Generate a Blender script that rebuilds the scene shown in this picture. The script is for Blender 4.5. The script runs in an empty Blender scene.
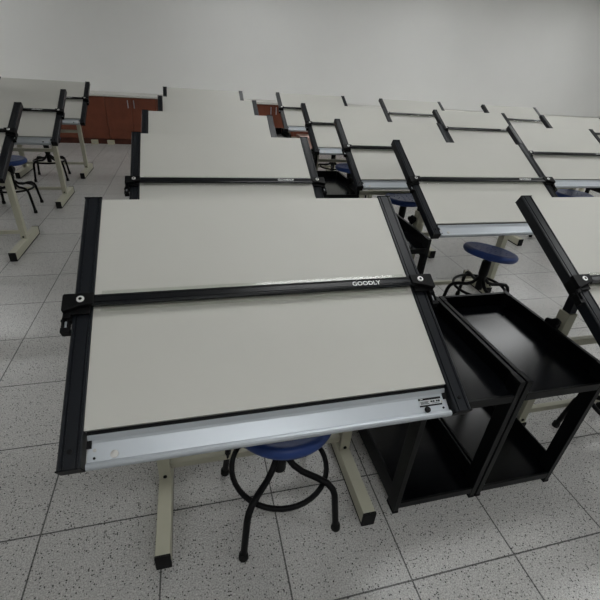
import bpy, bmesh, math, random
from mathutils import Vector, Matrix
random.seed(7)
C = bpy.context.scene.collection
S = bpy.context.scene
PI = math.pi

# ------------------------------------------------------------------ materials
def mat(name, color, rough=.5, metal=0., spec=.5, coat=0., coat_rough=.1, noise=None, bump=None, transmission=0, ior=1.45):
    m = bpy.data.materials.new(name); m.use_nodes = True
    nt = m.node_tree; b = nt.nodes['Principled BSDF']
    b.inputs['Base Color'].default_value = (*color, 1)
    b.inputs['Roughness'].default_value = rough
    b.inputs['Metallic'].default_value = metal
    b.inputs['Specular IOR Level'].default_value = spec
    b.inputs['Coat Weight'].default_value = coat
    b.inputs['Coat Roughness'].default_value = coat_rough
    b.inputs['IOR'].default_value = ior
    b.inputs['Transmission Weight'].default_value = transmission
    tc = nt.nodes.new('ShaderNodeTexCoord')
    if noise:
        sc, amt = noise
        n = nt.nodes.new('ShaderNodeTexNoise'); n.inputs['Scale'].default_value = sc; n.inputs['Detail'].default_value = 4
        nt.links.new(tc.outputs['Object'], n.inputs['Vector'])
        r = nt.nodes.new('ShaderNodeValToRGB')
        r.color_ramp.elements[0].position = .3; r.color_ramp.elements[1].position = .7
        r.color_ramp.elements[0].color = tuple(c * (1 - amt) for c in color) + (1,)
        r.color_ramp.elements[1].color = tuple(min(1, c * (1 + amt)) for c in color) + (1,)
        nt.links.new(n.outputs['Fac'], r.inputs['Fac']); nt.links.new(r.outputs['Color'], b.inputs['Base Color'])
    if bump:
        sc, st = bump
        n = nt.nodes.new('ShaderNodeTexNoise'); n.inputs['Scale'].default_value = sc
        nt.links.new(tc.outputs['Object'], n.inputs['Vector'])
        bp = nt.nodes.new('ShaderNodeBump'); bp.inputs['Strength'].default_value = st; bp.inputs['Distance'].default_value = .001
        nt.links.new(n.outputs['Fac'], bp.inputs['Height']); nt.links.new(bp.outputs['Normal'], b.inputs['Normal'])
    return m

M = {}
M['board'] = mat('board_surface', (.52, .515, .475), .55, spec=.35, noise=(3, .015))
M['board_edge'] = mat('board_edge', (.33, .33, .31), .6)
M['rail'] = mat('black_anodised_rail', (.0065, .008, .011), .36, metal=.0, spec=.36, noise=(8, .08))
M['bar'] = mat('black_straightedge', (.004, .005, .0065), .26, spec=.4)
M['black'] = mat('black_plastic', (.0025, .0025, .003), .5, spec=.2, noise=(20, .1))
M['rubber'] = mat('black_rubber', (.006, .006, .006), .8, spec=.3, noise=(20, .1))
M['alu'] = mat('brushed_aluminium', (.49, .525, .56), .42, metal=.65, noise=(5, .03))
M['magnet'] = mat('dull_magnet', (.50, .49, .47), .4, metal=.3, noise=(30, .1))
M['steel'] = mat('bright_screw', (.85, .85, .83), .3, metal=.5, noise=(30, .05))
M['cream'] = mat('cream_painted_steel', (.45, .44, .345), .42, noise=(6, .05))
M['white'] = mat('white_print', (.80, .81, .80), .5)
M['sticker'] = mat('pale_sticker', (.50, .52, .54), .5, noise=(400, .1))
M['cart'] = mat('black_lacquer_steel', (.0015, .0016, .002), .30, spec=.18, noise=(5, .1))
M['cart_tray'] = mat('black_lacquer_tray', (.0015, .0018, .0026), .21, spec=.36, noise=(5, .1))
M['cart_edge'] = mat('black_worn_edge', (.0025, .003, .0035), .38, spec=.2, noise=(12, .15))
M['blue'] = mat('blue_stool_plastic', (.014, .040, .165), .42, spec=.4, noise=(9, .05), bump=(300, .15))
M['wood'] = mat('red_brown_cabinet', (.16, .045, .022), .45, noise=(7, .16))
M['kick'] = mat('dark_kick_board', (.085, .024, .013), .5, noise=(7, .16))
M['crate'] = mat('pinkish_wood', (.72, .47, .40), .6, noise=(14, .12))
M['wall'] = mat('white_paint', (.86, .86, .84), .8, noise=(2, .01))
M['ceil'] = mat('ceiling_tile', (.78, .78, .76), .9, noise=(2, .01))
M['outlet'] = mat('cream_socket', (.50, .46, .33), .5)
M['top'] = mat('cabinet_top', (.62, .61, .57), .4, noise=(40, .06))

def acrylic():
    m = bpy.data.materials.new('clear_acrylic'); m.use_nodes = True
    nt = m.node_tree; nt.nodes.clear()
    o = nt.nodes.new('ShaderNodeOutputMaterial')
    mix = nt.nodes.new('ShaderNodeMixShader'); t = nt.nodes.new('ShaderNodeBsdfTransparent'); g = nt.nodes.new('ShaderNodeBsdfGlossy')
    t.inputs['Color'].default_value = (.92, .93, .91, 1); g.inputs['Roughness'].default_value = .12
    mix.inputs['Fac'].default_value = .03
    nt.links.new(t.outputs[0], mix.inputs[1]); nt.links.new(g.outputs[0], mix.inputs[2]); nt.links.new(mix.outputs[0], o.inputs[0])
    return m
M['acrylic'] = acrylic()

def emis(name, col, s):
    m = bpy.data.materials.new(name); m.use_nodes = True
    b = m.node_tree.nodes['Principled BSDF']
    b.inputs['Base Color'].default_value = (.8, .8, .8, 1)
    b.inputs['Emission Color'].default_value = (*col, 1); b.inputs['Emission Strength'].default_value = s
    return m
M['lamp'] = emis('fluorescent_diffuser', (.96, .975, .98), 13.2)

TILE, TX, TY = .399, -1.164, .332
def floor_mat():
    m = bpy.data.materials.new('terrazzo_tiles'); m.use_nodes = True
    nt = m.node_tree; N = nt.nodes; L = nt.links; b = N['Principled BSDF']
    geo = N.new('ShaderNodeNewGeometry'); sep = N.new('ShaderNodeSeparateXYZ'); L.new(geo.outputs['Position'], sep.inputs[0])
    def mth(op, a, bb=None, clamp=False):
        n = N.new('ShaderNodeMath'); n.operation = op; n.use_clamp = clamp
        for i, v in enumerate((a, bb)):
            if v is None: continue
            if isinstance(v, (int, float)): n.inputs[i].default_value = v
            else: L.new(v, n.inputs[i])
        return n.outputs[0]
    def line(sock, off):
        f = mth('DIVIDE', mth('SUBTRACT', sock, off), TILE)
        fr = mth('FRACT', mth('ADD', f, 100.5))
        d = mth('MULTIPLY', mth('ABSOLUTE', mth('SUBTRACT', fr, .5)), TILE)
        cell = mth('FLOOR', mth('ADD', f, 100.0))
        return d, cell
    dx, cx = line(sep.outputs[0], TX); dy, cy = line(sep.outputs[1], TY)
    d = mth('MINIMUM', dx, dy)
    g = mth('LESS_THAN', d, .0027)
    # chips
    v = N.new('ShaderNodeTexVoronoi'); v.inputs['Scale'].default_value = 165; L.new(geo.outputs['Position'], v.inputs['Vector'])
    sc = N.new('ShaderNodeSeparateColor'); L.new(v.outputs['Color'], sc.inputs[0])
    dark = mth('MULTIPLY', mth('LESS_THAN', v.outputs['Distance'], .42), mth('GREATER_THAN', sc.outputs[0], .84))
    lite = mth('MULTIPLY', mth('LESS_THAN', v.outputs['Distance'], .45), mth('GREATER_THAN', sc.outputs[1], .70))
    n1 = N.new('ShaderNodeTexNoise'); n1.inputs['Scale'].default_value = 210; n1.inputs['Detail'].default_value = 3; L.new(geo.outputs['Position'], n1.inputs['Vector'])
    wn = N.new('ShaderNodeTexWhiteNoise'); wn.noise_dimensions = '2D'; cmb = N.new('ShaderNodeCombineXYZ'); L.new(cx, cmb.inputs[0]); L.new(cy, cmb.inputs[1]); L.new(cmb.outputs[0], wn.inputs['Vector'])
    n2 = N.new('ShaderNodeTexNoise'); n2.inputs['Scale'].default_value = 1.3; L.new(geo.outputs['Position'], n2.inputs['Vector'])
    val = mth('ADD', .44, mth('MULTIPLY', mth('SUBTRACT', n1.outputs['Fac'], .5), .62))
    val = mth('ADD', val, mth('MULTIPLY', mth('SUBTRACT', wn.outputs['Value'], .5), .035))
    val = mth('ADD', val, mth('MULTIPLY', mth('SUBTRACT', n2.outputs['Fac'], .5), .06))
    val = mth('SUBTRACT', val, mth('MULTIPLY', dark, .38))
    val = mth('ADD', val, mth('MULTIPLY', lite, .07))
    val = mth('MULTIPLY', val, mth('SUBTRACT', 1.0, mth('MULTIPLY', g, .78)))
    cc = N.new('ShaderNodeCombineColor')
    L.new(val, cc.inputs[0]); L.new(mth('MULTIPLY', val, .985), cc.inputs[1]); L.new(mth('MULTIPLY', val, .95), cc.inputs[2])
    L.new(cc.outputs[0], b.inputs['Base Color'])
    b.inputs['Roughness'].default_value = .30; b.inputs['Specular IOR Level'].default_value = .5
    rr = mth('ADD', .20, mth('MULTIPLY', n1.outputs['Fac'], .16)); L.new(rr, b.inputs['Roughness'])
    return m
M['floor'] = floor_mat()

# ------------------------------------------------------------------ helpers
def obj(name, bm, m, parent=None, smooth=False, bevel=0):
    me = bpy.data.meshes.new(name)
    bmesh.ops.recalc_face_normals(bm, faces=bm.faces)
    bm.to_mesh(me); bm.free()
    if smooth:
        for p in me.polygons: p.use_smooth = True
    o = bpy.data.objects.new(name, me); C.objects.link(o)
    for mm in (m if isinstance(m, (list, tuple)) else [m]): me.materials.append(M[mm])
    if smooth:
        e = o.modifiers.new('es', 'EDGE_SPLIT'); e.split_angle = math.radians(38)
    if bevel:
        bv = o.modifiers.new('bv', 'BEVEL'); bv.width = bevel; bv.segments = 2; bv.limit_method = 'ANGLE'; bv.angle_limit = math.radians(40)
    if parent: o.parent = parent
    return o
def thing(name, label, cat, loc=(0, 0, 0), rz=0, group=None):
    o = bpy.data.objects.new(name, None); C.objects.link(o); o.empty_display_size = .1
    o.location = loc; o.rotation_euler = (0, 0, rz); o['label'] = label; o['category'] = cat
    if group: o['group'] = group
    return o
def tag(o, label, cat, group=None):
    o['label'] = label; o['category'] = cat
    if group: o['group'] = group
    return o
def struct(name, bm, m, parent=None, bevel=0):
    o = obj(name, bm, m, parent, bevel=bevel)
    if not parent: o['kind'] = 'structure'
    return o
def dup(root, loc, rz=0, label=None, group=None):
    r = root.copy(); C.objects.link(r); r.location = loc; r.rotation_euler = (0, 0, rz)
    if label: r['label'] = label
    if group: r['group'] = group
    for ch in list(root.children):
        c = ch.copy(); C.objects.link(c); c.parent = r
        for g in ch.children:
            d = g.copy(); C.objects.link(d); d.parent = c
    return r
def box(bm, x0, x1, y0, y1, z0, z1, T=None, mi=0):
    vs = [bm.verts.new(T(x, y, z) if T else (x, y, z)) for x in (x0, x1) for y in (y0, y1) for z in (z0, z1)]
    for q in ((0, 1, 3, 2), (4, 6, 7, 5), (0, 4, 5, 1), (2, 3, 7, 6), (0, 2, 6, 4), (1, 5, 7, 3)):
        f = bm.faces.new([vs[i] for i in q]); f.material_index = mi
    return bm
def prism(bm, prof, a0, a1, f):
    """closed profile of 2-D points swept from a0 to a1; f(p, q, a) gives the 3-D point"""
    A = [bm.verts.new(f(p, q, a0)) for p, q in prof]; B = [bm.verts.new(f(p, q, a1)) for p, q in prof]
    n = len(prof)
    for i in range(n): bm.faces.new([A[i], A[(i + 1) % n], B[(i + 1) % n], B[i]])
    bm.faces.new(A); bm.faces.new(B[::-1])
    return bm
def lathe(bm, prof, f=lambda x, y, z: (x, y, z), n=32, cap=True):
    rings = []
    for r, z in prof:
        rings.append([bm.verts.new(f(r * math.cos(2 * PI * k / n), r * math.sin(2 * PI * k / n), z)) for k in range(n)] if r > 1e-6 else [bm.verts.new(f(0, 0, z))])
    for a, b in zip(rings, rings[1:]):
        for k in range(n):
            k2 = (k + 1) % n
            if len(a) == 1 and len(b) == 1: continue
            if len(a) == 1: bm.faces.new([a[0], b[k], b[k2]])
            elif len(b) == 1: bm.faces.new([a[k], a[k2], b[0]])
            else: bm.faces.new([a[k], a[k2], b[k2], b[k]])
    if cap:
        for r in (rings[0], rings[-1]):
            if len(r) > 1: bm.faces.new(r)
    return bm
def tube(bm, pts, r, n=12, closed=False):
    pts = [Vector(p) for p in pts]; N = len(pts); rings = []
    up = Vector((0, 0, 1)); prev = None
    for i, p in enumerate(pts):
        if closed: t = pts[(i + 1) % N] - pts[i - 1]
        else: t = pts[min(i + 1, N - 1)] - pts[max(i - 1, 0)]
        t.normalize()
        if prev is None:
            a = t.orthogonal().normalized() if abs(t.dot(up)) > .95 else t.cross(up).normalized()
        else:
            a = (prev - t * prev.dot(t)).normalized()
        prev = a; b = t.cross(a)
        rr = r[i] if isinstance(r, (list, tuple)) else r
        rings.append([bm.verts.new(p + a * rr * math.cos(2 * PI * k / n) + b * rr * math.sin(2 * PI * k / n)) for k in range(n)])
    for i in range(N if closed else N - 1):
        A, B = rings[i], rings[(i + 1) % N]
        for k in range(n): bm.faces.new([A[k], A[(k + 1) % n], B[(k + 1) % n], B[k]])
    if not closed: bm.faces.new(rings[0][::-1]); bm.faces.new(rings[-1])
    return bm
NB = bmesh.new

# ------------------------------------------------------------------ drafting table
TH, BZ = .50113, .8768
CT, ST = math.cos(TH), math.sin(TH)
def Bd(u, v, n): return Vector((u, v * CT - n * ST, BZ + v * ST + n * CT))     # board plane -> thing space
W2, H2 = .45, .346

def text_mesh(s, size, place, name, m, parent, offset=0.0, extrude=.0003):
    cu = bpy.data.curves.new(name, 'FONT'); cu.body = s; cu.size = size; cu.align_x = 'CENTER'; cu.align_y = 'CENTER'
    cu.offset = offset; cu.extrude = extrude; cu.resolution_u = 3
    t = bpy.data.objects.new('tmp', cu); C.objects.link(t)
    dg = bpy.context.evaluated_depsgraph_get(); me = bpy.data.meshes.new_from_object(t.evaluated_get(dg))
    bpy.data.objects.remove(t)
    for v in me.vertices: v.co = place(v.co.x, v.co.y, v.co.z)
    me.materials.clear(); me.materials.append(M[m])
    o = bpy.data.objects.new(name, me); C.objects.link(o); o.parent = parent
    return o

def make_table(barv, label):
    t = thing('drafting_table', label, 'drafting table', group='drafting tables')
    # board
    bm = NB(); box(bm, -W2 - .0038, W2 + .0038, -H2, H2 + .002, -.022, 0, Bd)
    obj('drawing_board', bm, 'board', t)
    bm = NB(); box(bm, -W2 + .02, W2 - .02, -H2 + .03, H2 - .03, -.040, -.0225, Bd)
    obj('board_frame', bm, 'black', t)
    # side rails: grooved extrusions
    prof = [(.004, -.034), (.004, .002), (.006, .004), (.010, .004), (.011, .001), (.0135, .001), (.0145, .004), (.038, .004), (.039, .001),
            (.0415, .001), (.0425, .004), (.048, .004), (.051, .001), (.051, -.034)]
    for s in (-1, 1):
        bm = NB(); prism(bm, prof, -.4235, .3515, lambda p, q, a: Bd(s * (W2 + p), a, q))
        r = obj('side_rail', bm, 'rail', t)
        for a0, a1 in ((-.4265, -.4235), (.3515, .354)):
            bm = NB(); box(bm, s * (W2 + .0035), s * (W2 + .052), a0, a1, -.035, .0055, Bd)
            obj('end_cap', bm, 'black', r)
        bm = NB(); lathe(bm, [(.0055, .0035), (.0055, .0065), (.003, .0075), (0, .0075)], lambda x, y, z: Bd(s * (W2 + .027) + x, -.388 + y, z), 16)
        obj('screw', bm, 'black', r, smooth=True)
    # pencil tray
    g = NB(); box(g, -W2, W2, -.3560, -H2 - .0005, -.030, -.008, Bd)
    obj('dark_gap_strip', g, 'black', t)  # dark gap between board and tray, its darkness built as a black strip
    prof = [(-.3565, -.030), (-.3565, -.003), (-.358, -.0015), (-.360, -.003), (-.368, -.010), (-.3735, -.0125), (-.412, -.0155), (-.4135, -.0105), (-.4165, -.0065),
            (-.421, -.0045), (-.4255, -.0062), (-.4285, -.0105), (-.4290, -.017), (-.427, -.024), (-.424, -.030)]
    bm = NB(); prism(bm, prof, -W2 + .003, W2 - .003, lambda p, q, a: Bd(a, p, q))
    tr = obj('pencil_tray', bm, 'alu', t)
    for s in (-1, 1):
        for v, r in ((-.388, .0038), (-.405, .0028)):
            bm = NB(); lathe(bm, [(r, -.0155), (r, -.0125), (r * .5, -.0118), (0, -.0118)], lambda x, y, z: Bd(s * .432 + x, v + y, z), 14)
            obj('screw', bm, 'magnet' if r > .003 else 'black', tr, smooth=True)
        bm = NB(); box(bm, s * (W2 - .012), s * (W2 - .0015), -.384, -.363, -.012, -.009, Bd)
        obj('corner_clip', bm, 'black', tr)
    bm = NB(); lathe(bm, [(.0085, -.0155), (.0085, -.0120), (.006, -.0112), (0, -.0112)], lambda x, y, z: Bd(-.391 + x, -.4015 + y, z), 20)
    obj('round_magnet', bm, 'magnet', tr, smooth=True)['label'] = 'small round bright button on tray'
    bm = NB(); lathe(bm, [(.0080, -.0155), (.0080, -.0105), (.006, -.009), (0, -.009)], lambda x, y, z: Bd(.384 + x, -.4045 + y, z), 20)
    obj('button', bm, 'black', tr, smooth=True)['label'] = 'round black button on tray'
    # sticker on tray with tiny print
    bm = NB()
    nf = lambda v: -.0125 - (-.3735 - v) / .0385 * .003 + .0006
    def P(u, v, e): return Bd(u, v, nf(v) + e)
    box(bm, .366, .430, -.3965, -.3745, -.0003, .0010, P)
    st = obj('rating_label', bm, 'sticker', tr); st['label'] = 'pale rating label with black bands'
    for a, b in ((-.3965, -.3925), (-.380, -.3745)):
        bm = NB(); box(bm, .365, .431, a, b, 0, .0015, P); obj('label_band', bm, 'black', st)
    for k, (u0, u1, v, h, mm) in enumerate(((.369, .377, -.3772, .0007, 'white'),
                                       (.369, .393, -.3838, .0006, 'black'), (.369, .391, -.3865, .0006, 'black'), (.369, .394, -.3892, .0006, 'black'),
                                       (.399, .4045, -.3848, .0020, 'black'), (.4060, .4110, -.3848, .0020, 'black'), (.4155, .4195, -.3848, .0022, 'black'), (.4210, .4265, -.3848, .0022, 'black'), (.402, .426, -.3895, .0004, 'black'))):
        bm = NB(); box(bm, u0, u1, v - h, v + h, .0008, .0020, P); obj('label_print', bm, mm, st)
    # parallel bar
    v0 = barv
    prof = [(-.0155, .016), (-.0155, .0245), (-.010, .026), (-.009, .0245), (-.007, .0245), (-.006, .026), (.006, .026), (.007, .0245), (.009, .0245),
            (.010, .026), (.0155, .0245), (.0155, .016)]
    bm = NB(); prism(bm, prof, -.452, .452, lambda p, q, a: Bd(a, v0 - .004 + p, q))
    pb = obj('parallel_bar', bm, 'bar', t)
    for s in (-1, 1):
        prof = [(s * .0150, .016), (s * .0150, .0185), (s * .0290, .0180), (s * .0310, .0165), (s * .0310, .0160)]
        bm = NB(); prism(bm, prof, -.432, .432, lambda p, q, a: Bd(a, v0 - .004 + p, q))
        obj('clear_edge', bm, 'acrylic', pb)['label'] = 'clear acrylic ruling edge'
    text_mesh('GOODLY', .0190, lambda x, y, z: Bd(.300 + x * 1.12, v0 - .0048 + y, .0265 + z), 'printed_logo', 'white', pb, offset=.00035)
    for s in (-1, 1):
        ol = [(.448, .0150), (.448, -.0150), (.478, -.0215), (.517, -.0350), (.520, -.032), (.520, .012), (.517, .0150)]
        bm = NB()
        A = [bm.verts.new(Bd(s * u, v0 + v, .0145)) for u, v in ol]; B = [bm.verts.new(Bd(s * u, v0 + v, .0305)) for u, v in ol]
        n = len(ol)
        for i in range(n): bm.faces.new([A[i], A[(i + 1) % n], B[(i + 1) % n], B[i]])
        bm.faces.new(A); bm.faces.new(B[::-1])
        # carriage riding on the rail below the arm
        box(bm, s * .458, s * .503, v0 - .036, v0 + .008, .0048, .0150, Bd)
        # outer arm going down beside the rail
        box(bm, s * .503, s * .520, v0 - .046, v0 + .006, -.020, .0150, Bd)
        br = obj('bar_carriage', bm, 'black', t, bevel=.0012)
        bm = NB(); lathe(bm, [(.0092, .0300), (.0092, .0320), (.0078, .0332), (.0042, .0332), (.0042, .0322), (0, .0322)], lambda x, y, z: Bd(s * .478 + x, v0 - .003 + y, z), 24)
        obj('washer', bm, 'steel', br, smooth=True)
        bm = NB(); lathe(bm, [(.0040, .0322), (.0040, .0336), (0, .0336)], lambda x, y, z: Bd(s * .478 + x, v0 - .003 + y, z), 12)
        obj('screw', bm, 'black', br, smooth=True)
        # brake lever
        bm = NB()
        box(bm, s * .506, s * .5095, v0 - .076, v0 - .040, -.012, .010, Bd); box(bm, s * .519, s * .5225, v0 - .076, v0 - .040, -.012, .010, Bd)
        box(bm, s * .503, s * .524, v0 - .083, v0 - .070, -.014, .010, Bd)
        lathe(bm, [(.004, -.014), (.006, -.008), (.006, .006), (.004, .012)], lambda x, y, z: Bd(s * (.515 + z), v0 - .046 + x, y), 10)
        obj('brake_lever', bm, 'black', br, bevel=.001)
        bm = NB(); lathe(bm, [(.0045, -.011), (.0045, .011)], lambda x, y, z: Bd(s * .514 + x, v0 - .060 + z * .9, y), 10)
        obj('brake_spring', bm, 'alu', br, smooth=True)
    # stand
    YL, XL = .045, .355
    for s in (-1, 1):
        x = s * XL
        bm = NB(); box(bm, x - .0235, x + .0235, -.255, .305, .008, .068)
        ft = obj('foot', bm, 'cream', t, bevel=.002)
        for y0, y1 in ((-.265, -.2545), (.3045, .315)):
            bm = NB(); box(bm, x - .0245, x + .0245, y0, y1, .002, .069); obj('end_cap', bm, 'rubber', ft, bevel=.002)
        bm = NB(); box(bm, x - .0235, x + .0235, -.262, .312, 0, .0085); obj('foot_pad', bm, 'rubber', ft)
        bm = NB(); box(bm, x - .021, x + .021, YL - .025, YL + .025, .068, .665)
        lg = obj('leg', bm, 'cream', t, bevel=.002)
        bm = NB(); lathe(bm, [(.007, 0), (.007, .004), (0, .006)], lambda a, b_, c: (x + a, YL - .025 - c, .085 + b_), 12); obj('bolt', bm, 'black', lg, smooth=True)
        zt = BZ + (YL * ST / CT) - .040 / CT
        bm = NB(); box(bm, x - .015, x + .015, YL - .018, YL + .018, .50, zt)
        obj('inner_post', bm, 'rail', t)
        bm = NB(); box(bm, x - .028, x + .028, -.075, .135, -.060, -.040, lambda a, b_, c: Bd(a, b_ / CT, c))
        obj('tilt_bracket', bm, 'black', t, bevel=.002)
        # knob, three blunt wings, on a short bolt
        bm = NB(); n = 36; rings = []
        for d, r in ((.018, .010), (.024, .014), (.040, .024), (.052, .029), (.057, .026)):
            rings.append([bm.verts.new((x + s * (d + .003), YL + math.cos(a) * r * (1 + .30 * math.cos(3 * a)), .610 + math.sin(a) * r * (1 + .30 * math.cos(3 * a))))
                          for a in [2 * PI * k / n for k in range(n)]])
        for A, B in zip(rings, rings[1:]):
            for k in range(n): bm.faces.new([A[k], A[(k + 1) % n], B[(k + 1) % n], B[k]])
        bm.faces.new(rings[0]); bm.faces.new(rings[-1])
        kn = obj('locking_knob', bm, 'black', t, smooth=True)
    for z, h in ((.505, .016), (.120, .014)):
        bm = NB(); box(bm, -XL + .0212, XL - .0212, YL - .012, YL + .012, z - h, z + h)
        obj('crossbar', bm, 'cream', t, bevel=.003)
    return t

STAND = ('foot', 'leg', 'inner_post', 'tilt_bracket', 'locking_knob', 'crossbar')
def slide_stand(t, dy):
    for c in t.children:
        nm = c.name.split('.')[0]
        if nm in STAND:
            c.location.y += dy; c.location.x += -.025 if t.location.x < 0 else .055
            if nm in ('inner_post', 'tilt_bracket'): c.location.z += dy * ST / CT
def slide_bar(t, dv):
    for c in t.children:
        if c.name.split('.')[0] in ('parallel_bar', 'bar_carriage'):
            c.location += Vector((0, dv * CT, dv * ST))

T0 = make_table(-.018, 'large pale drafting table in the foreground, nearest the camera and fully in view')
others = [
    # x, y, bar shift, stand shift, label
    (.010, 1.210, -.012, 0, 'pale drafting table directly behind the foreground one, lined up with it'),
    (1.584, 1.213, .004, 0, 'drafting table with the blue stool standing clear in front of its silver tray'),
    (1.563, -.006, -.034, 0, 'drafting table cut off by the right edge, its black left rail beside the carts'),
    (-.020, 2.230, .0, 0, 'drafting table third from the front in the middle row, only its upper strip shows'),
    (1.500, 2.170, .010, 0, 'drafting table half hidden behind the one with the blue stool in front'),
    (3.245, 2.215, -.020, .14, 'drafting table at the upper right with its silver tray end over a blue stool'),
    (1.520, 3.420, .018, 0, 'far drafting table with its tray corner showing past the second table, above a dark cart'),
    (3.170, 3.470, .018, 0, 'far drafting table behind the upper right one, its bar cut by the photo top'),
    (-1.860, 2.340, .040, .10, 'drafting table cut off by the left edge, with the nearest cream foot below it'),
    (-1.838, 3.585, .018, .10, 'left drafting table second back, with a black triangular knob on its cream leg'),
    (-1.838, 4.790, .018, .05, 'left drafting table furthest back, its cream leg in front of the brown cabinets'),
    (.030, 3.450, .018, 0, 'drafting table fourth from the front in the middle row'),
    (.030, 4.700, .018, 0, 'drafting table last in the middle row, nearest the back wall'),
    (1.515, 4.850, .018, 0, 'drafting table nearest the back wall in the row right of the middle'),
    (3.040, 4.790, .018, 0, 'drafting table nearest the back wall on the right, its tray end in a small gap'),
    (4.750, 3.500, .018, 0, 'far right drafting table in the outermost row'),
    (4.750, 4.750, .018, 0, 'drafting table in the far right corner near the back wall'),
]
for x, y, dv, ds, lb in others:
    t = dup(T0, (x, y, 0), 0, lb, 'drafting tables')
    slide_bar(t, dv)
    if ds: slide_stand(t, ds)
    if abs(x - 1.563) < .001:
        for c in t.children:
            if c.name.split('.')[0] in STAND: c.location.x += .02
    if abs(x - 1.573) < .012 and y < 2:            # these two stand on short feet that reach back only
        for c in t.children:
            if c.name.split('.')[0] == 'foot': c.scale.y = .523; c.location.y += .150

# ------------------------------------------------------------------ stool
def make_stool(label, group):
    t = thing('stool', label, 'stool', group=group)
    R = .172
    # seat: lathe with real drilled dimples
    bm = NB()
    prof = [(0, .432), (R - .030, .432), (R - .012, .436), (R - .003, .446), (R, .457), (R - .002, .467), (R - .009, .475), (R - .020, .479), (R - .032, .476), (R - .045, .4735), (0, .4715)]
    lathe(bm, prof, n=56, cap=False)
    bmesh.ops.recalc_face_normals(bm, faces=bm.faces)
    seat = obj('seat', bm, 'blue', t)
    cb = NB()
    for rr, k, off in ((.030, 4, .4), (.064, 8, 0), (.098, 10, .3)):
        for i in range(k):
            a = 2 * PI * i / k + off
            lathe(cb, [(.0058, .466), (.0058, .49)], lambda x, y, z, a=a, rr=rr: (x + rr * math.cos(a), y + rr * math.sin(a), z), 8)
    bmesh.ops.recalc_face_normals(cb, faces=cb.faces)
    cut = obj('cutter', cb, 'black')
    md = seat.modifiers.new('b', 'BOOLEAN'); md.object = cut; md.operation = 'DIFFERENCE'; md.solver = 'EXACT'
    dg = bpy.context.evaluated_depsgraph_get(); me = bpy.data.meshes.new_from_object(seat.evaluated_get(dg))
    me.materials.clear(); me.materials.append(M['blue'])
    seat.modifiers.clear(); seat.data = me; bpy.data.objects.remove(cut)
    for p in me.polygons: p.use_smooth = True; p.material_index = 0
    e = seat.modifiers.new('es', 'EDGE_SPLIT'); e.split_angle = math.radians(35)
    bm = NB(); lathe(bm, [(.030, .4315), (.030, .425), (.016, .418), (.016, .40), (.028, .395), (.030, .385), (.030, .30), (.026, .29), (.024, .19), (.014, .185)], n=20)
    obj('post', bm, 'black', t, smooth=True)
    bm = NB(); tube(bm, [(.168 * math.cos(2 * PI * k / 40), .168 * math.sin(2 * PI * k / 40), .207) for k in range(40)], .0095, 10, True)
    obj('foot_ring', bm, 'black', t, smooth=True)
    for k in range(4):
        a = PI / 4 + k * PI / 2 + .1
        pts = [(.015, .275), (.030, .262), (.055, .236), (.090, .224), (.150, .226), (.185, .222), (.205, .205), (.215, .180), (.222, .130), (.232, .060), (.238, .012)]
        bm = NB(); tube(bm, [(r * math.cos(a), r * math.sin(a), z) for r, z in pts], .0115, 12)
        lg = obj('leg', bm, 'black', t, smooth=True)
        bm = NB(); lathe(bm, [(.015, 0), (.017, .004), (.015, .026), (.0117, .030)], lambda x, y, z: (.2385 * math.cos(a) + x, .2385 * math.sin(a) + y, z), 14)
        obj('rubber_foot', bm, 'rubber', lg, smooth=True)
    return t
G = 'blue topped stools'
st = make_stool('blue round stool under the foreground table, its seat showing below the silver tray', G); st.location = (.050, -.098, 0)
stools = [
    (1.662, 1.030, .5, (math.radians(-5), math.radians(8)), 'blue perforated stool standing clear behind the black carts, seat fully visible'),
    (1.575, 2.095, .2, .03, 'blue stool seen between the foreground rail and the next table, above a black knob'),
    (1.530, 3.330, .1, None, 'small far blue stool visible between two black rails left of the middle'),
    (3.370, 2.100, -.4, .05, 'blue stool seen in the narrow gap below the upper right silver tray'),
    (-1.870, 3.450, 0, None, 'blue stool at the left edge behind the black rail'),
    (-1.850, 4.630, .05, None, 'stool with its black ring and four feet visible, seat hidden by the left rear tray'),
    (1.720, 4.500, .3, None, 'far stool showing only its black ring in the gap above a dark cart'),
    (1.650, -.120, .09, None, 'stool beneath the right-edge table, only black bent legs visible beside the cart'),
]
for x, y, rz, tilt, lb in stools:
    s = dup(st, (x, y, 0), rz, lb, G)
    if isinstance(tilt, float):          # screwed a little higher
        for c in s.children:
            if c.name.startswith(('seat', 'post')): c.location.z += tilt
    elif tilt:
        for c in s.children:
            if c.name.startswith('seat'):
                piv = Vector((0, 0, .43)); Rm = Matrix.Rotation(-rz, 4, 'Z') @ Matrix.Rotation(tilt[1], 4, 'Y') @ Matrix.Rotation(tilt[0], 4, 'X') @ Matrix.Rotation(rz, 4, 'Z')
                c.matrix_local = Matrix.Translation(piv) @ Rm @ Matrix.Translation(-piv)

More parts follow.
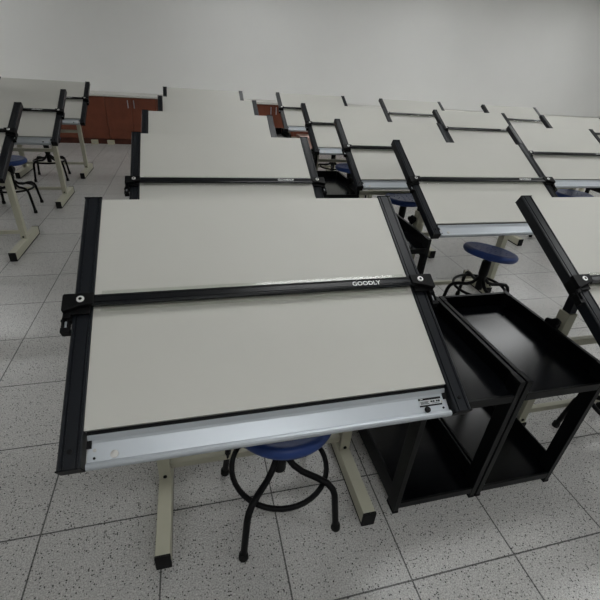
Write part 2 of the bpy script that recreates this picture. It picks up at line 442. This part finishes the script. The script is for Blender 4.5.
# ------------------------------------------------------------------ black side carts
CW, CD, CH = .3520, .555, .605
def make_cart(label, group):
    t = thing('side_cart', label, 'cart', group=group)
    zt = .545
    for k, z in enumerate((zt, .055)):
        bm = NB(); box(bm, .003, CW - .003, .004, CD - .004, z - .004, z)
        sh = obj('top_tray' if k == 0 else 'lower_shelf', bm, 'cart_tray', t)
        bm = NB(); box(bm, .0225, CW - .0225, 0, .008, z - .028, z + .003)
        obj('front_lip', bm, 'cart_edge', sh, bevel=.001)
        if k == 1:
            for x0 in (.001, CW - .009):
                bm = NB(); box(bm, x0, x0 + .008, 0.052, CD - .040, z - .028, z + .063); obj('side_lip', bm, 'cart_edge', sh, bevel=.001)
            bm = NB(); box(bm, .0225, CW - .0225, CD - .008, CD, z - .028, z + .063); obj('back_lip', bm, 'cart_edge', sh, bevel=.001)
    for x0 in (.002, CW - .006):
        bm = NB(); box(bm, x0, x0 + .004, 0.052, CD - .040, zt - .028, CH - .004)
        pn = obj('side_panel', bm, 'cart', t)
        xa = .001 if x0 < .1 else CW - .015
        bm = NB(); box(bm, xa, xa + .014, 0.053, CD - .041, CH - .008, CH - .001); obj('top_edge', bm, 'cart_edge', pn, bevel=.001)
    bm = NB(); box(bm, .0225, CW - .0225, CD - .006, CD - .002, zt - .028, CH - .004)
    pn = obj('back_panel', bm, 'cart', t)
    bm = NB(); box(bm, .023, CW - .023, CD - .015, CD - .001, CH - .008, CH - .001); obj('top_edge', bm, 'cart_edge', pn, bevel=.001)
    for x0, x1 in ((0, .021), (CW - .021, CW)):
        for y0, y1, fy in ((0, .052, 0), (CD - .040, CD, 1)):
            bm = NB(); box(bm, x0, x1, y0, y1, .012, CH)
            lg = obj('leg', bm, 'cart_edge', t, bevel=.0015)
            bm = NB(); box(bm, x0 - .001, x1 + .001, y0 - .001, y1 + .001, 0, .0125); obj('rubber_foot', bm, 'rubber', lg)
    return t
G = 'black side carts'
cart = make_cart('black metal side cart beside the foreground table, left of the touching pair', G); cart.location = (.4660, -.2400, 0)
CARTX = 3.720
carts = [
    (.8250, -.2400, 'black metal side cart with its glossy empty top tray fully visible, right of the pair'),
    (.7900, .930, 'black side cart wedged between the foreground rail and the blue stool table'),
    (.4310, .930, 'black side cart hidden behind the upper right corner of the foreground table'),
    (.7650, 2.020, 'black side cart whose dull grey tray shows right of the second table'),
    (.4110, 2.020, 'black side cart tucked behind the right rail of the second table'),
    (.7660, 3.270, 'black side cart two gaps back between the far tables, right of its pair'),
    (.4120, 3.270, 'black side cart two gaps back between the far tables, left of its pair'),
    (.4120, 4.530, 'dark cart at the back, the further one from the small pinkish box'),
    (.7660, 4.530, 'dark cart at the back, nearest the small pinkish box'),
    (CARTX, 2.030, 'black side cart seen as a dark post under the upper right silver tray'),
]
for x, y, lb in carts:
    dup(cart, (x, y, 0), 0, lb, G)

# small pinkish box cabinet in the far gap
t = thing('storage_box', 'small pinkish brown wooden box beyond the second table, beside the dark cart', 'box', (1.325, 4.48, 0))
bm = NB(); box(bm, -.11, .11, -.15, .15, 0, .570); obj('body', bm, 'crate', t, bevel=.004)
bm = NB(); box(bm, -.115, .115, -.155, .155, .571, .600); obj('lid', bm, 'crate', t, bevel=.004)

# ------------------------------------------------------------------ room
X0, X1, Y0, Y1, ZC = -5.0, 9.5, -4.0, 7.35, 3.1
bm = NB(); box(bm, X0, X1, Y0, Y1, -.1, 0); struct('floor', bm, 'floor')
bm = NB(); box(bm, X0, X1, Y0, Y1, ZC, ZC + .1); struct('ceiling', bm, 'ceil')
for nm, b in (('wall_back', (X0, X1, Y1, Y1 + .1, 0, ZC)), ('wall_front', (X0, X1, Y0 - .1, Y0, 0, ZC)),
              ('wall_left', (X0 - .1, X0, Y0, Y1, 0, ZC)), ('wall_right', (X1, X1 + .1, Y0, Y1, 0, ZC))):
    bm = NB(); box(bm, *b); struct(nm, bm, 'wall')

# low cabinets along the back wall
def make_cabinet(label, group, w=.80):
    t = thing('base_cabinet', label, 'cabinet', group=group)
    bm = NB(); box(bm, .002, w - .002, .02, .48, .088, .74); obj('body', bm, 'wood', t)
    bm = NB(); box(bm, .0, w, .035, .46, 0, .0875); obj('kick_board', bm, 'kick', t)
    for k in (0, 1):
        x0 = .003 + k * w / 2
        bm = NB(); box(bm, x0, x0 + w / 2 - .006, 0, .0198, .094, .735); d = obj('door', bm, 'wood', t, bevel=.002)
        hx = x0 + (w / 2 - .05 if k == 0 else .045)
        bm = NB(); box(bm, hx - .006, hx + .006, -.022, 0, .58, .70); obj('handle', bm, 'alu', d, bevel=.002)
    return t
G = 'brown cabinets along the back wall'
cab0 = None
nn = 0
xs = [-1.493 + .80 * k for k in range(-4, 12)]
words = ['the far left end', 'left of the rear left table', 'behind the rear left table']
for k, x in enumerate(xs):
    if x < X0 or x + .8 > X1: continue
    lb = 'red-brown low cabinet standing along the white back wall behind the tables'
    if cab0 is None:
        cab0 = make_cabinet(lb, G); cab0.location = (x, 6.85, 0)
    else:
        c = dup(cab0, (x, 6.85, 0), 0, lb, G)
        if abs(x + 2.293) < .01: c['label'] = 'red-brown cabinet at back left with a cream floor socket in front of its right end'
        if abs(x + 1.493) < .01: c['label'] = 'red-brown cabinet at back left with a cream floor socket in front of its left end'
bm = NB(); box(bm, X0 + .01, X1 - .01, 6.83, 7.345, .7405, .775)
tag(obj('worktop', bm, 'top', bevel=.004), 'long pale worktop running over the brown back cabinets', 'worktop')
G = 'cream sockets by the back cabinets'
for x0, w, lb in ((-1.800, .105, 'cream floor socket at the brown kick board, left of the two'), (-1.548, .11, 'cream floor socket at the brown kick board, right of the two')):
    t = thing('floor_socket', lb, 'socket', (x0, 6.835, 0), group=G)
    bm = NB(); box(bm, 0, w, 0, .045, 0, .068); obj('socket_body', bm, 'outlet', t, bevel=.004)
    bm = NB(); box(bm, .02, w - .02, -.003, -.0002, .018, .050); obj('face_plate', bm, 'cream', t)

# ceiling lights (fixtures out of view, some added for their light)
def make_light(label):
    t = thing('ceiling_light', label, 'ceiling light', group='fluorescent ceiling lights')
    bm = NB()
    for b in ((-.62, .62, -.17, -.155), (-.62, .62, .155, .17), (-.62, -.605, -.155, .155), (.605, .62, -.155, .155)): box(bm, *b, -.06, 0)
    obj('housing', bm, 'ceil', t)
    bm = NB(); box(bm, -.604, .604, -.154, .154, -.045, -.035); obj('diffuser', bm, 'lamp', t)
    return t
L0 = None
LIGHTS = [(.2, -1.9), (3.3, -1.9), (6.6, -1.9), (-2.9, -1.9),
          (4.1, .4), (7.2, .4), (.9, .4),
          (4.1, 3.0), (7.2, 3.0), (1.0, 2.9),
          (4.1, 5.6), (7.2, 5.6), (.9, 5.6), (-3.7, 5.7)]  # last two added to brighten the rear wall and back-left floor
for x, y in LIGHTS:
    lb = 'unseen white fluorescent ceiling light above the drafting tables'
    if L0 is None: L0 = make_light(lb); L0.location = (x, y, ZC)
    else: dup(L0, (x, y, ZC), 0, lb)

# ------------------------------------------------------------------ world, camera, view
w = bpy.data.worlds.new('World'); S.world = w; w.use_nodes = True
w.node_tree.nodes['Background'].inputs[0].default_value = (.8, .88, 1, 1); w.node_tree.nodes['Background'].inputs[1].default_value = .05

yaw, pitch, roll = .27983, .53327, .077247
f = Vector((math.sin(yaw) * math.cos(pitch), math.cos(yaw) * math.cos(pitch), -math.sin(pitch)))
r = Vector((math.cos(yaw), -math.sin(yaw), 0)); u = r.cross(f)
c_, s_ = math.cos(roll), math.sin(roll)
r2 = c_ * r + s_ * u; u2 = -s_ * r + c_ * u
cam = bpy.data.cameras.new('camera'); co = bpy.data.objects.new('camera', cam); C.objects.link(co)
mw = Matrix((r2, u2, -f)).transposed().to_4x4(); mw.translation = (-.18318, -1.01129, 1.44735)
co.matrix_world = mw
cam.sensor_width = 36; cam.lens = 404.214 / 600 * 36; cam.clip_start = .02
S.camera = co
S.view_settings.view_transform = 'Standard'; S.view_settings.look = 'None'; S.view_settings.gamma = 1
S.view_settings.use_curve_mapping = False; S.view_settings.exposure = .30
S.cycles.use_denoising = True
S.cycles.max_bounces = 8; S.cycles.transparent_max_bounces = 12
